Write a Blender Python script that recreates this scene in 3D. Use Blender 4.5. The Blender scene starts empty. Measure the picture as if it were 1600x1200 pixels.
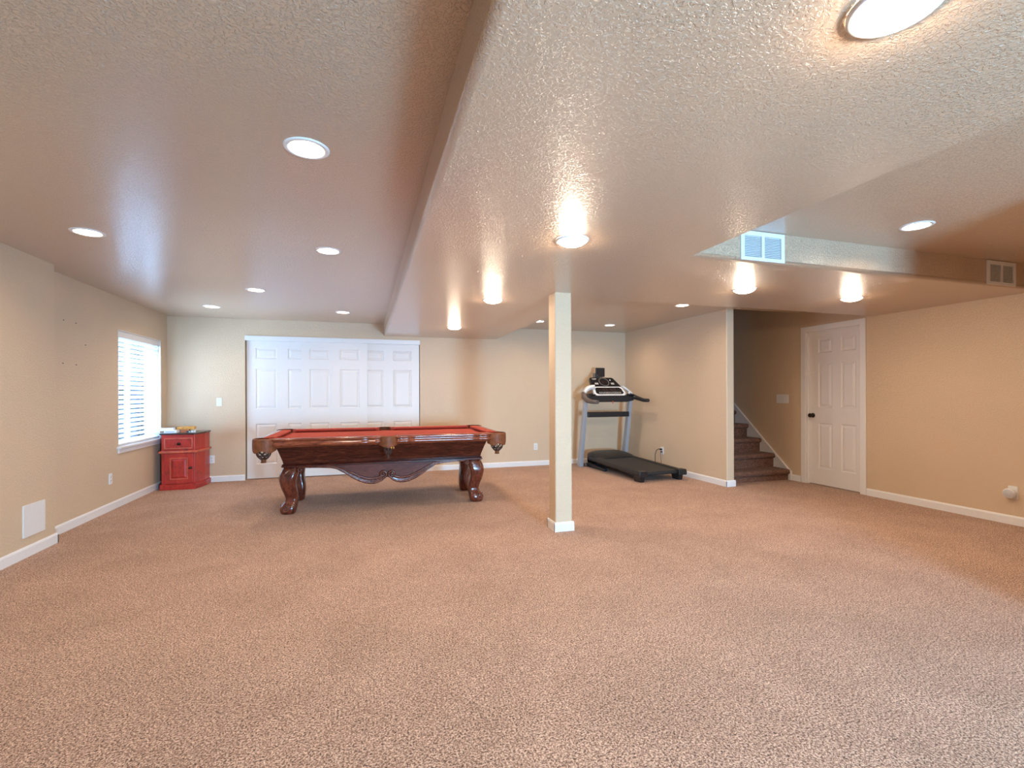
import bpy, bmesh, math, random
from mathutils import Vector, Matrix
random.seed(7)
PI = math.pi
scn = bpy.context.scene
col = scn.collection

# ------------------------------------------------------------------ camera
cam_data = bpy.data.cameras.new('camera')
cam = bpy.data.objects.new('camera', cam_data)
col.objects.link(cam)
F, YAW, ROLL = 743.13, 0.3008, -0.0033
cam_data.sensor_width = 36.0
cam_data.lens = F / 1600 * 36
cam_data.shift_y = 14.78 / 1600
cam_data.clip_start = 0.05
fw = Vector((math.sin(YAW), math.cos(YAW), 0))
rt = Vector((math.cos(YAW), -math.sin(YAW), 0))
up = Vector((0, 0, 1))
rc = rt * math.cos(ROLL) + up * math.sin(ROLL)
uc = up * math.cos(ROLL) - rt * math.sin(ROLL)
M = Matrix((rc, uc, -fw)).transposed().to_4x4()
M.translation = Vector((0, 0, 1.23))
cam.matrix_world = M
scn.camera = cam

# ------------------------------------------------------------------ world, daylight, exposure
world = bpy.data.worlds.new('sky')
scn.world = world
world.use_nodes = True
bg = world.node_tree.nodes['Background']
bg.inputs[0].default_value = (0.80, 0.90, 1.0, 1)
bg.inputs[1].default_value = 2.0

def area(name, loc, direction, sx, sy, power, color):
    d = bpy.data.lights.new(name, 'AREA')
    d.shape = 'RECTANGLE'; d.size = sx; d.size_y = sy
    d.energy = power; d.color = color
    o = bpy.data.objects.new(name, d); col.objects.link(o)
    o.location = loc
    o.rotation_euler = Vector(direction).to_track_quat('-Z', 'Y').to_euler()
    return o
DAY = (0.30, 0.64, 1.0)
area('daylight_rear_window', (1.80, -2.92, 0.80), (0, 1, 0.05), 0.75, 0.85, 560, DAY)
area('daylight_side_window', (-2.95, 6.84, 1.25), (1, 0, 0.0), 1.3, 1.1, 135, (0.42, 0.67, 1.0))
LAMP_COLOR = (1.0, 0.80, 0.60)
LAMP_CAN, LAMP_DOME = 225, 200
scn.view_settings.view_transform = 'Standard'
scn.view_settings.look = 'None'
scn.view_settings.gamma = 1.0
scn.view_settings.use_curve_mapping = False
scn.view_settings.exposure = 0.12

# ------------------------------------------------------------------ materials
def new_mat(name):
    m = bpy.data.materials.new(name); m.use_nodes = True
    nt = m.node_tree; b = nt.nodes['Principled BSDF']
    return m, nt, b
def coords(nt, scale=(1, 1, 1), rot=(0, 0, 0)):
    tc = nt.nodes.new('ShaderNodeTexCoord'); mp = nt.nodes.new('ShaderNodeMapping')
    mp.inputs['Scale'].default_value = scale; mp.inputs['Rotation'].default_value = rot
    nt.links.new(tc.outputs['Object'], mp.inputs['Vector'])
    return mp.outputs['Vector']
def noise(nt, vec, scale, detail=3, rough=0.5, dist=0.0):
    n = nt.nodes.new('ShaderNodeTexNoise')
    n.inputs['Scale'].default_value = scale; n.inputs['Detail'].default_value = detail
    n.inputs['Roughness'].default_value = rough; n.inputs['Distortion'].default_value = dist
    nt.links.new(vec, n.inputs['Vector'])
    return n.outputs['Fac']
def ramp(nt, fac, stops):
    r = nt.nodes.new('ShaderNodeValToRGB')
    while len(r.color_ramp.elements) < len(stops): r.color_ramp.elements.new(0.5)
    for e, (p, c) in zip(r.color_ramp.elements, stops):
        e.position = p; e.color = (*c, 1) if len(c) == 3 else c
    nt.links.new(fac, r.inputs['Fac'])
    return r.outputs['Color']
def bump(nt, b, h, strength, dist):
    n = nt.nodes.new('ShaderNodeBump')
    n.inputs['Strength'].default_value = strength; n.inputs['Distance'].default_value = dist
    nt.links.new(h, n.inputs['Height']); nt.links.new(n.outputs['Normal'], b.inputs['Normal'])
def plain(name, c, rough=0.5, metal=0.0, spec=0.5, vary=0.06, scale=40, coat=0.0):
    m, nt, b = new_mat(name)
    v = coords(nt)
    f = noise(nt, v, scale, 2)
    lo = tuple(x * (1 - vary) for x in c); hi = tuple(min(1, x * (1 + vary)) for x in c)
    nt.links.new(ramp(nt, f, [(0.3, lo), (0.7, hi)]), b.inputs['Base Color'])
    b.inputs['Roughness'].default_value = rough; b.inputs['Metallic'].default_value = metal
    b.inputs['Specular IOR Level'].default_value = spec; b.inputs['Coat Weight'].default_value = coat
    return m
def paint(name, c, rough, scale, strength, dist, spec=0.5, coat=0.0):
    m, nt, b = new_mat(name)
    v = coords(nt)
    f = noise(nt, v, scale, 3, 0.55, 0.6)
    g = noise(nt, v, 0.9, 2)
    nt.links.new(ramp(nt, g, [(0.3, tuple(x * 0.97 for x in c)), (0.7, tuple(x * 1.03 for x in c))]), b.inputs['Base Color'])
    h = ramp(nt, f, [(0.47, (0, 0, 0)), (0.56, (1, 1, 1))])
    bump(nt, b, h, strength, dist)
    b.inputs['Roughness'].default_value = rough
    b.inputs['Specular IOR Level'].default_value = spec
    b.inputs['Coat Weight'].default_value = coat; b.inputs['Coat Roughness'].default_value = 0.30
    return m
def wood(name, dark, mid, light, scale=(2, 14, 14), rough=0.25, coat=0.35, spec=0.3):
    m, nt, b = new_mat(name)
    v = coords(nt, scale)
    f = noise(nt, v, 3.0, 6, 0.6, 1.2)
    nt.links.new(ramp(nt, f, [(0.30, dark), (0.5, mid), (0.72, light)]), b.inputs['Base Color'])
    b.inputs['Roughness'].default_value = rough
    b.inputs['Coat Weight'].default_value = coat; b.inputs['Coat Roughness'].default_value = 0.16
    b.inputs['Specular IOR Level'].default_value = spec
    bump(nt, b, f, 0.15, 0.002)
    return m
def emit(name, c, s):
    m, nt, b = new_mat(name)
    nt.nodes.remove(b)
    e = nt.nodes.new('ShaderNodeEmission')
    e.inputs[0].default_value = (*c, 1); e.inputs[1].default_value = s
    nt.links.new(e.outputs[0], nt.nodes['Material Output'].inputs['Surface'])
    return m
def carpet(name, k=1.0, t=(1, 1, 1)):
    m, nt, b = new_mat(name)
    v = coords(nt)
    f = noise(nt, v, 132, 3, 0.65, 0.4)
    f2 = noise(nt, v, 260, 2, 0.6)
    mid = noise(nt, v, 26, 4, 0.7, 0.3)
    big = noise(nt, v, 2.2, 4, 0.6, 0.5)
    mx = nt.nodes.new('ShaderNodeMath'); mx.operation = 'MULTIPLY_ADD'
    nt.links.new(f2, mx.inputs[0]); mx.inputs[1].default_value = 0.35
    ad = nt.nodes.new('ShaderNodeMath'); ad.operation = 'MULTIPLY'; nt.links.new(f, ad.inputs[0]); ad.inputs[1].default_value = 0.65
    nt.links.new(ad.outputs[0], mx.inputs[2])
    c = ramp(nt, mx.outputs[0], [(0.39, (.06*k*t[0], .026*k*t[1], .015*k*t[2])), (0.46, (.33*k*t[0], .178*k*t[1], .120*k*t[2])), (0.515, (.58*k*t[0], .360*k*t[1], .255*k*t[2])), (0.58, (.90*k*t[0], .66*k*t[1], .51*k*t[2]))])
    bc = ramp(nt, big, [(0.3, (.86, .84, .82)), (0.7, (1.05, 1.05, 1.05))])
    mul = nt.nodes.new('ShaderNodeMix'); mul.data_type = 'RGBA'; mul.blend_type = 'MULTIPLY'
    mul.inputs['Factor'].default_value = 1.0
    nt.links.new(c, mul.inputs['A']); nt.links.new(bc, mul.inputs['B'])
    mc = ramp(nt, mid, [(0.32, (.76, .72, .70)), (0.66, (1.14, 1.16, 1.17))])
    mul2 = nt.nodes.new('ShaderNodeMix'); mul2.data_type = 'RGBA'; mul2.blend_type = 'MULTIPLY'
    mul2.inputs['Factor'].default_value = 1.0 if k < .6 else 0.6
    nt.links.new(mul.outputs['Result'], mul2.inputs['A']); nt.links.new(mc, mul2.inputs['B'])
    nt.links.new(mul2.outputs['Result'], b.inputs['Base Color'])
    b.inputs['Roughness'].default_value = 0.95; b.inputs['Specular IOR Level'].default_value = 0.1
    b.inputs['Sheen Weight'].default_value = 0.15
    bump(nt, b, mx.outputs[0], 0.9, 0.012)
    return m

TAN = (.71, .54, .365)
m_wall = paint('tan_wall_paint', TAN, 0.42, 85, 0.8, 0.0020, 0.4)
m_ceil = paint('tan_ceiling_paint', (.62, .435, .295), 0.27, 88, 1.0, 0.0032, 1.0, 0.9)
m_carpet = carpet('speckled_carpet')
m_stair_carpet = carpet('stair_carpet', 0.45, (1, .78, .68))
m_white = plain('white_trim_paint', (.82, .80, .78), 0.35, vary=0.01)
m_door = plain('white_door_paint', (.80, .765, .73), 0.42, vary=0.01)
m_plastic = plain('white_plastic', (.80, .79, .77), 0.35, vary=0.01)
m_vent = plain('white_enamel', (.80, .80, .79), 0.35, vary=0.01)
m_hole = plain('dark_recess', (.02, .02, .02), 0.9)
m_bronze = plain('oil_rubbed_bronze', (.03, .022, .018), 0.3, 0.7)
m_lamp_c = emit('lamp_lens_glow', LAMP_COLOR, LAMP_CAN)
m_lamp_d = emit('lamp_dome_glow', LAMP_COLOR, LAMP_DOME)
m_baffle = plain('white_baffle', (.85, .84, .82), 0.4, vary=0.01)
m_wood = wood('mahogany_lengthwise', (.024, .005, .003), (.070, .013, .007), (.15, .030, .013))
m_woodv = wood('mahogany_upright', (.040, .007, .004), (.12, .022, .010), (.25, .058, .024), (14, 14, 2), 0.22, 0.5, 0.5)
m_woodp = wood('mahogany_panel', (.060, .013, .008), (.12, .027, .014), (.19, .048, .024), (2, 14, 10), 0.5, 0.05)
m_rail = wood('mahogany_rail', (.075, .013, .006), (.20, .042, .016), (.36, .095, .036), (2, 14, 14), 0.2, 0.5, 0.5)
m_carved = wood('mahogany_carving', (.035, .008, .005), (.13, .030, .015), (.27, .085, .042), (9, 9, 9), 0.3, 0.3, 0.4)
m_cloth = plain('red_billiard_cloth', (.42, .082, .060), 0.9, 0, 0.1, 0.08, 300)
m_cloth_d = plain('dark_red_cushion_cloth', (.27, .030, .022), 0.9, 0, 0.1, 0.08, 300)
m_leather = plain('brown_leather', (.19, .062, .024), 0.5, 0, 0.25, 0.25, 25)
m_net = plain('dark_leather_net', (.06, .026, .018), 0.45, 0, 0.5, 0.2, 60)
m_gold = plain('gold_metal', (.75, .42, .10), 0.3, 0.8)
m_pocketshade = plain('pocket_shadow', (.02, .008, .006), 0.9)

def distressed(name, base, worn, rough=0.35):
    m, nt, b = new_mat(name)
    v = coords(nt, (1, 1, .45))
    f = noise(nt, v, 16, 6, 0.7, 0.8)
    nt.links.new(ramp(nt, f, [(0.30, worn), (0.44, base), (0.62, tuple(min(1, x * 1.25) for x in base)), (0.78, (.42, .20, .06))]), b.inputs['Base Color'])
    b.inputs['Roughness'].default_value = rough
    return m
m_red = distressed('distressed_red_paint', (.44, .028, .018), (.17, .022, .012))
m_redtrim = distressed('worn_highlit_red_trim', (.52, .105, .055), (.34, .060, .030))  # base lightened to paint in the moulding highlights, with wear in the noise
m_darktop = wood('dark_cabinet_top', (.015, .010, .008), (.035, .022, .016), (.07, .045, .03), (3, 14, 14), 0.3)

# ------------------------------------------------------------------ mesh helpers
class MB:
    def __init__(s): s.bm = bmesh.new()
    def vs(s, pts): return [s.bm.verts.new(p) for p in pts]
    def face(s, vs, smooth=False):
        try:
            f = s.bm.faces.new(vs); f.smooth = smooth; return f
        except ValueError: return None
    def box(s, x0, x1, y0, y1, z0, z1):
        v = s.vs([(x0, y0, z0), (x1, y0, z0), (x1, y1, z0), (x0, y1, z0), (x0, y0, z1), (x1, y0, z1), (x1, y1, z1), (x0, y1, z1)])
        for q in ((0, 3, 2, 1), (4, 5, 6, 7), (0, 1, 5, 4), (1, 2, 6, 5), (2, 3, 7, 6), (3, 0, 4, 7)): s.face([v[i] for i in q])
        return s
    def loft(s, rings, cap=True, smooth=True, closed=True):
        R = [s.vs(r) for r in rings]; n = len(R[0])
        for a, b in zip(R, R[1:]):
            for i in range(n if closed else n - 1):
                j = (i + 1) % n; s.face([a[i], a[j], b[j], b[i]], smooth)
        if cap: s.face(R[0][::-1]); s.face(R[-1])
        return s
    def prism(s, poly, axis, a, b):
        """poly in the two other axes, extruded along axis (0,1,2) from a to b"""
        def P(p, t):
            return ((t, p[0], p[1]), (p[0], t, p[1]), (p[0], p[1], t))[axis]
        return s.loft([[P(p, a) for p in poly], [P(p, b) for p in poly]], True, False)
    def tube(s, pts, r, n=8, smooth=True, cap=True):
        pts = [Vector(p) for p in pts]; rings = []
        rr = r if hasattr(r, '__len__') else [r] * len(pts)
        prev = None
        for i, p in enumerate(pts):
            t = (pts[min(i + 1, len(pts) - 1)] - pts[max(i - 1, 0)]).normalized()
            if prev is None:
                a = Vector((0, 0, 1)) if abs(t.z) < .9 else Vector((1, 0, 0))
                u = t.cross(a).normalized()
            else:
                u = (prev - t * prev.dot(t)).normalized()
            prev = u; w = t.cross(u)
            rings.append([tuple(p + (u * math.cos(2 * PI * k / n) + w * math.sin(2 * PI * k / n)) * rr[i]) for k in range(n)])
        return s.loft(rings, cap, smooth)
    def lathe(s, prof, c=(0, 0, 0), n=32, cap=False, smooth=True, axis=2):
        rings = []
        for r, h in prof:
            ring = []
            for k in range(n):
                a = 2 * PI * k / n; x, y = r * math.cos(a), r * math.sin(a)
                p = (x, y, h) if axis == 2 else ((x, h, y) if axis == 1 else (h, x, y))
                ring.append((c[0] + p[0], c[1] + p[1], c[2] + p[2]))
            rings.append(ring)
        return s.loft(rings, cap, smooth)
    def ell(s, c, rx, ry, rz, n=8, m=5):
        rings = []
        for i in range(1, m):
            a = PI * i / m - PI / 2
            rings.append([(c[0] + rx * math.cos(a) * math.cos(2 * PI * k / n), c[1] + ry * math.cos(a) * math.sin(2 * PI * k / n), c[2] + rz * math.sin(a)) for k in range(n)])
        return s.loft(rings, True, True)
    def xform(s, mat):
        bmesh.ops.transform(s.bm, matrix=mat, verts=s.bm.verts); return s
    def build(s, name, mat, parent=None, bevel=0, seg=2, world=False, fixn=True, smooth_bevel=False, angle=0.6):
        if fixn: bmesh.ops.recalc_face_normals(s.bm, faces=s.bm.faces)
        if bevel:
            es = [e for e in s.bm.edges if len(e.link_faces) == 2 and e.calc_face_angle(0) > angle]
            bmesh.ops.bevel(s.bm, geom=es, offset=bevel, segments=seg, affect='EDGES', profile=0.5, clamp_overlap=True)
        if world and parent is not None:
            bmesh.ops.translate(s.bm, verts=s.bm.verts, vec=-parent.location)
        me = bpy.data.meshes.new(name); s.bm.to_mesh(me); s.bm.free()
        me.materials.append(mat)
        o = bpy.data.objects.new(name, me); col.objects.link(o)
        if parent is not None: o.parent = parent
        return o
def tag(o, label, cat, group=None):
    o['label'] = label; o['category'] = cat
    if group: o['group'] = group
    return o
def thing(name, label, cat, loc, rz=0, group=None):
    o = bpy.data.objects.new(name, None); col.objects.link(o)
    o.empty_display_size = 0.1
    o.location = loc; o.rotation_euler = (0, 0, rz)
    return tag(o, label, cat, group)
def struct(o): o['kind'] = 'structure'; return o
def box(name, mat, x0, x1, y0, y1, z0, z1, parent=None, **k):
    return MB().box(x0, x1, y0, y1, z0, z1).build(name, mat, parent, **k)
def rrect(w, h, r, n=3):
    pts = []
    for cx, cy, a0 in ((w/2-r, h/2-r, 0), (-w/2+r, h/2-r, PI/2), (-w/2+r, -h/2+r, PI), (w/2-r, -h/2+r, 1.5*PI)):
        for i in range(n + 1):
            a = a0 + PI / 2 * i / n; pts.append((cx + r * math.cos(a), cy + r * math.sin(a)))
    return pts
def dup(root, loc, rz, label, group=None):
    r = root.copy(); col.objects.link(r); r.location = loc; r.rotation_euler = (0, 0, rz); r['label'] = label
    if group: r['group'] = group
    for ch in list(root.children):
        c = ch.copy(); col.objects.link(c); c.parent = r
        for g in list(ch.children):
            d = g.copy(); col.objects.link(d); d.parent = c
    return r

# ------------------------------------------------------------------ room constants
XL, XN, YB, XR, YJ = -2.585, -2.456, 7.633, 5.733, 4.905
XS, ZS, ZM, ZR, ZN = 0.289, 2.128, 2.31, 2.34, 2.324
XNK, YNK, XE, YV = 2.093, 4.1145, 2.07, 2.629
XP0, XP1, YP = 4.522, 4.640, 5.105
YF = -2.8

# ------------------------------------------------------------------ floor, walls
struct(box('floor', m_carpet, -2.9, 6.1, -4.8, 9.7, -0.1, 0.0))

w = MB()   # left wall with the window opening
WY0, WY1, WZ0, WZ1 = 6.275, 7.42, 0.655, 1.945
w.box(-2.82, XL, 4.6, WY0, 0, 2.45); w.box(-2.82, XL, WY1, 7.9, 0, 2.45)
w.box(-2.82, XL, WY0, WY1, 0, WZ0); w.box(-2.82, XL, WY0, WY1, WZ1, 2.45)
struct(w.build('wall_left', m_wall))
w = MB(); r = .014
pts = [(-2.82, -4.6), (XN, -4.6)] + [(XN - r + r * math.cos(a), YJ - r + r * math.sin(a)) for a in (0, PI/8, PI/4, 3*PI/8, PI/2)] + [(-2.82, YJ)]
w.prism(pts, 2, 0, 2.45)
struct(w.build('wall_left', m_wall))
CX0, CX1, CZ = -1.632, 0.842, 2.035
w = MB()
w.box(-2.8, CX0, YB, YB + .14, 0, 2.45); w.box(CX1, XP1, YB, YB + .14, 0, 2.45)
w.box(CX0, CX1, YB, YB + .14, CZ, 2.45)
w.box(-2.8, 1.2, 8.2, 8.3, 0, 2.45); w.box(-1.75, -1.70, YB + .1, 8.25, 0, 2.45); w.box(.90, .95, YB + .1, 8.25, 0, 2.45)
struct(w.build('wall_back', m_wall))
# partition between the exercise nook and the stairs, rounded corners at its end
r = .012
pts = [(XP0, 9.6), (XP0, YP + r)] + [(XP0 + r - r * math.cos(a), YP + r - r * math.sin(a)) for a in (PI/8, PI/4, 3*PI/8, PI/2)] + \
      [(XP1 - r + r * math.sin(a), YP + r - r * math.cos(a)) for a in (0, PI/8, PI/4, 3*PI/8, PI/2)] + [(XP1, 9.6)]
w = MB(); w.prism(pts, 2, 0, 5.0)
struct(w.build('wall_partition', m_wall))
DY0, DY1, DZ = 4.243, 4.992, 2.052
w = MB()
w.box(XR, XR + .17, -4.6, DY0, 0, 2.6); w.box(XR, XR + .17, DY1, 9.6, 0, 5.0); w.box(XR, XR + .17, DY0, DY1, DZ, 2.6)
w.box(XR + .16, XR + .26, 4.0, 5.2, 0, 2.6)
struct(w.build('wall_right', m_wall))
w = MB()   # stairwell shell above the stairs
w.box(XP1, XR + .1, 4.98, 5.08, ZN, 5.0); w.box(XP0, XR + .1, 9.5, 9.65, 0, 5.0); w.box(XP0, XR + .1, 4.98, 9.65, 4.95, 5.05)
struct(w.build('wall_stairwell', m_wall))
w = MB()   # wall behind the camera with its window opening
RX0, RX1, RZ0, RZ1 = 1.37, 2.23, 0.32, 1.28
w.box(-2.7, RX0, YF - .1, YF, 0, 2.6); w.box(RX1, 5.9, YF - .1, YF, 0, 2.6)
w.box(RX0, RX1, YF - .1, YF, 0, RZ0); w.box(RX0, RX1, YF - .1, YF, RZ1, 2.6)
struct(w.build('wall_front', m_wall))
struct(box('wall_side', m_wall, 3.25, 5.9, .64, .76, 0, 2.6))

# ------------------------------------------------------------------ ceilings
ADDMAIN = [(-1.75, 2.264)]  # out-of-frame light, added to brighten the left side
ADDRAISED = [(4.80, 1.75)]  # unseen light, added to lift the right wall
MAIN = [(-.240, 2.264), (-1.753, 3.853), (-.257, 3.836), (-1.068, 5.484), (-1.788, 6.674), (-.267, 6.666)]
NOOK = [(3.793, 5.041), (3.774, 6.839), (2.531, 6.771), (2.405, 5.03)]
RAISED = [(3.525, 2.232)]
SOFF = [(1.166, 2.558), (1.174, 4.395), (1.160, 6.348), (3.149, 3.341), (4.416, 3.351), (1.180, .789)]
HOLE = 0.078
def sheet(poly, holes, z):
    m = MB(); bm = m.bm; edges = []
    def loop(pts):
        vs = [bm.verts.new((x, y, z)) for x, y in pts]
        for a, b in zip(vs, vs[1:] + vs[:1]): edges.append(bm.edges.new((a, b)))
    loop(poly)
    for (x, y) in holes: loop([(x + HOLE * math.cos(2 * PI * k / 24), y + HOLE * math.sin(2 * PI * k / 24)) for k in range(24)])
    bmesh.ops.triangle_fill(bm, edges=edges, use_beauty=True, use_dissolve=False)
    for f in bm.faces:
        f.normal_update()
        if f.normal.z > 0: f.normal_flip()
    return m
struct(sheet([(-2.8, -4.6), (XS + .05, -4.6), (XS + .05, 7.8), (-2.8, 7.8)], MAIN + ADDMAIN, ZM).build('ceiling', m_ceil, fixn=False))
struct(sheet([(XE - .05, -4.6), (5.9, -4.6), (5.9, YV + .05), (XE - .05, YV + .05)], RAISED + ADDRAISED, ZR).build('ceiling', m_ceil, fixn=False))
struct(sheet([(XNK - .05, YNK - .05), (5.9, YNK - .05), (5.9, 5.0), (XP1 - .01, 5.0), (XP1 - .01, 7.8), (XNK - .05, 7.8)], NOOK, ZN).build('ceiling', m_ceil, fixn=False))
# dropped soffit: underside, bullnose edge, vertical faces
outline = [(XS, -4.7), (XE, -4.7), (XE, YV), (5.9, YV), (5.9, YNK), (XNK, YNK), (XNK, 7.8), (XS, 7.8)]
def inset(poly, d):
    n = len(poly); out = []
    for i in range(n):
        p0, p1, p2 = Vector(poly[i - 1]), Vector(poly[i]), Vector(poly[(i + 1) % n])
        n1 = Vector((-(p1 - p0).y, (p1 - p0).x)).normalized(); n2 = Vector((-(p2 - p1).y, (p2 - p1).x)).normalized()
        out.append(p1 + (n1 + n2) * (d / (1 + n1.dot(n2))))
    return out
rings = []
RB = .028
rings.append([(p[0], p[1], 2.6) for p in outline])
for k in range(7):
    a = PI / 2 * k / 6
    q = inset(outline, RB * (1 - math.cos(a)))
    rings.append([(p[0], p[1], ZS + RB * (1 - math.sin(a))) for p in q])
m = MB(); R = [m.vs(r_) for r_ in rings]
for i, (a, b) in enumerate(zip(R, R[1:])):
    for j in range(len(a)):
        k = (j + 1) % len(a); m.face([a[j], a[k], b[k], b[j]], i > 0)
f = m.face(R[-1]); f.normal_update(); bmesh.ops.triangulate(m.bm, faces=[f]); m.face(R[0])
struct(m.build('ceiling_soffit', m_ceil))

# ------------------------------------------------------------------ baseboards
BH, BT = .083, .013
PROF = [(0, 0), (BT, 0), (BT, BH - .016), (BT - .004, BH - .006), (BT - .008, BH), (0, BH)]
def board(m, p, q, n, e0=0, e1=0):
    """run from p to q with the room on side n"""
    p, q, n = Vector(p), Vector(q), Vector(n); t = (q - p).normalized(); p = p - t * e0; q = q + t * e1
    m.loft([[(p.x + n.x * d, p.y + n.y * d, z) for d, z in PROF], [(q.x + n.x * d, q.y + n.y * d, z) for d, z in PROF]], True, False)
m = MB(); board(m, (XN, -4.5), (XN, YJ), (1, 0), 0, BT - .0006); board(m, (XN, YJ), (XL, YJ), (0, 1), BT, 0); board(m, (XL, YJ), (XL, YB), (1, 0))
struct(m.build('baseboard_left', m_white))
m = MB(); board(m, (XL, YB), (CX0, YB), (0, -1)); board(m, (CX1, YB), (XP0, YB), (0, -1))
struct(m.build('baseboard_back', m_white))
m = MB(); board(m, (XP0, YB), (XP0, YP), (-1, 0), 0, BT - .0006); board(m, (XP0, YP), (XP1, YP), (0, -1), BT, BT); board(m, (XP1, YP), (XP1, YP + .16), (1, 0), BT - .0006)
struct(m.build('baseboard_partition', m_white))
m = MB(); board(m, (XR, 5.215), (XR, 5.072), (-1, 0)); board(m, (XR, 4.172), (XR, .76), (-1, 0)); board(m, (XR, .76), (3.25, .76), (0, 1)); board(m, (3.25, .76), (3.25, .64), (-1, 0), BT, BT)
struct(m.build('baseboard_right', m_white))
m = MB(); board(m, (-2.45, YF), (5.8, YF), (0, 1))
struct(m.build('baseboard_front', m_white))

# ------------------------------------------------------------------ panelled doors
def panel_door(name, width, height, rects, depth=.035, parent=None):
    """slab facing -Y, local x 0..width; recessed fields, raised panels as children"""
    m = MB(); bm = m.bm
    xs = sorted({0, width} | {v for r_ in rects for v in (r_[0], r_[1])}); zs = sorted({0, height} | {v for r_ in rects for v in (r_[2], r_[3])})
    V = {(i, j): bm.verts.new((x, 0, z)) for i, x in enumerate(xs) for j, z in enumerate(zs)}
    for i in range(len(xs) - 1):
        for j in range(len(zs) - 1):
            q = [V[i, j], V[i + 1, j], V[i + 1, j + 1], V[i, j + 1]]
            hit = [r_ for r_ in rects if abs(r_[0] - xs[i]) < 1e-6 and abs(r_[1] - xs[i + 1]) < 1e-6 and abs(r_[2] - zs[j]) < 1e-6]
            if not hit: m.face(q)
            else:
                x0, x1, z0, z1 = hit[0]; d, e = .010, .009
                q2 = m.vs([(x0 + d, e, z0 + d), (x1 - d, e, z0 + d), (x1 - d, e, z1 - d), (x0 + d, e, z1 - d)])
                for k in range(4): m.face([q[k], q[(k + 1) % 4], q2[(k + 1) % 4], q2[k]])
                m.face(q2)
    o = [bm.verts.new(p) for p in ((0, depth, 0), (width, depth, 0), (width, depth, height), (0, depth, height))]
    m.face(o[::-1])
    nx, nz = len(xs), len(zs)
    b = [V[i, 0] for i in range(nx)]; t = [V[i, nz - 1] for i in range(nx)]; l = [V[0, j] for j in range(nz)]; r_ = [V[nx - 1, j] for j in range(nz)]
    m.face(b[::-1] + [o[0], o[1]]); m.face(t + [o[2], o[3]]); m.face(l + [o[3], o[0]]); m.face(r_[::-1] + [o[1], o[2]])
    slab = m.build(name, m_door, parent, fixn=False)
    bm2 = bmesh.new(); bm2.from_mesh(slab.data); bmesh.ops.recalc_face_normals(bm2, faces=bm2.faces); bm2.to_mesh(slab.data); bm2.free()
    for x0, x1, z0, z1 in rects:
        p = MB(); g, s2 = .020, .042
        p.loft([[(x0 + d, y, z0 + d), (x1 - d, y, z0 + d), (x1 - d, y, z1 - d), (x0 + d, y, z1 - d)] for d, y in ((g, .0092), (g, .008), (s2, .001), (s2 + .002, .0005))], True, False)
        p.build('panel', m_door, slab)
    return slab
def six(x0, x1, x2, x3, zz):
    return [(a, b, c, d) for (c, d) in zz for (a, b) in ((x0, x1), (x2, x3))]
CZZ = [(.205, .790), (1.005, 1.590), (1.735, 1.890)]
for n, (x, y, wd) in enumerate([(-1.617, 7.672, .94), (-.896, 7.648, .941), (-.108, 7.672, .94)]):
    d = panel_door('door_%d' % (n + 1), wd, 2.0, six(.115, .395, .54, .825, CZZ), .0225); d.location = (x, y, .012); struct(d)
trk = MB(); trk.box(CX0, CX1, YB - .014, YB + .022, 2.004, 2.072); trk.box(CX0 + .004, CX1 - .004, YB + .022, YB + .12, 2.02, 2.05)
struct(trk.build('trim_1', m_white, bevel=.002))
d = panel_door('door_4', DY1 - DY0 - .012, 2.035, six(.142, .338, .456, .652, [(.215, .815), (1.025, 1.612), (1.745, 1.935)]))
d.location = (XR + .045, DY1 - .006, .008); d.rotation_euler = (0, 0, -PI / 2); struct(d)
kn = MB(); kn.lathe([(.0, -.001), (.031, -.001), (.031, -.006), (.024, -.011), (.011, -.014), (.010, -.030), (.018, -.036), (.027, -.045), (.029, -.055), (.024, -.065), (.010, -.070), (.0, -.0705)], (.062, 0, .915), 24, False, True, 1)
kn.build('door_knob', m_bronze, d)
hl = MB()
for z in (.25, 1.02, 1.80): hl.tube([(DY1 - DY0 - .011, -.006, z - .045), (DY1 - DY0 - .011, -.006, z + .045)], .006)
c = MB()    # casing and jamb
CW = .068
for y0, y1 in ((DY0 - CW, DY0 + .004), (DY1 - .004, DY1 + CW)):
    c.box(XR - .017, XR, y0, y1, 0, DZ + CW)
c.box(XR - .0165, XR, DY0 - CW + .001, DY1 + CW - .001, DZ - .004, DZ + CW - .0005)
struct(c.build('trim_2', m_white, bevel=.005))
c = MB(); c.box(XR, XR + .16, DY1 - .004, DY1 + .004, 0, DZ); c.box(XR, XR + .16, DY0 - .004, DY0 + .004, 0, DZ); c.box(XR, XR + .16, DY0, DY1, DZ - .006, DZ + .003)
c.box(XR + .028, XR + .044, DY1 - .016, DY1 - .004, 0, DZ); c.box(XR + .028, XR + .044, DY0 + .004, DY0 + .014, 0, DZ); c.box(XR + .028, XR + .044, DY0, DY1, DZ - .018, DZ - .006)
struct(c.build('trim_3', m_white))

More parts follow.
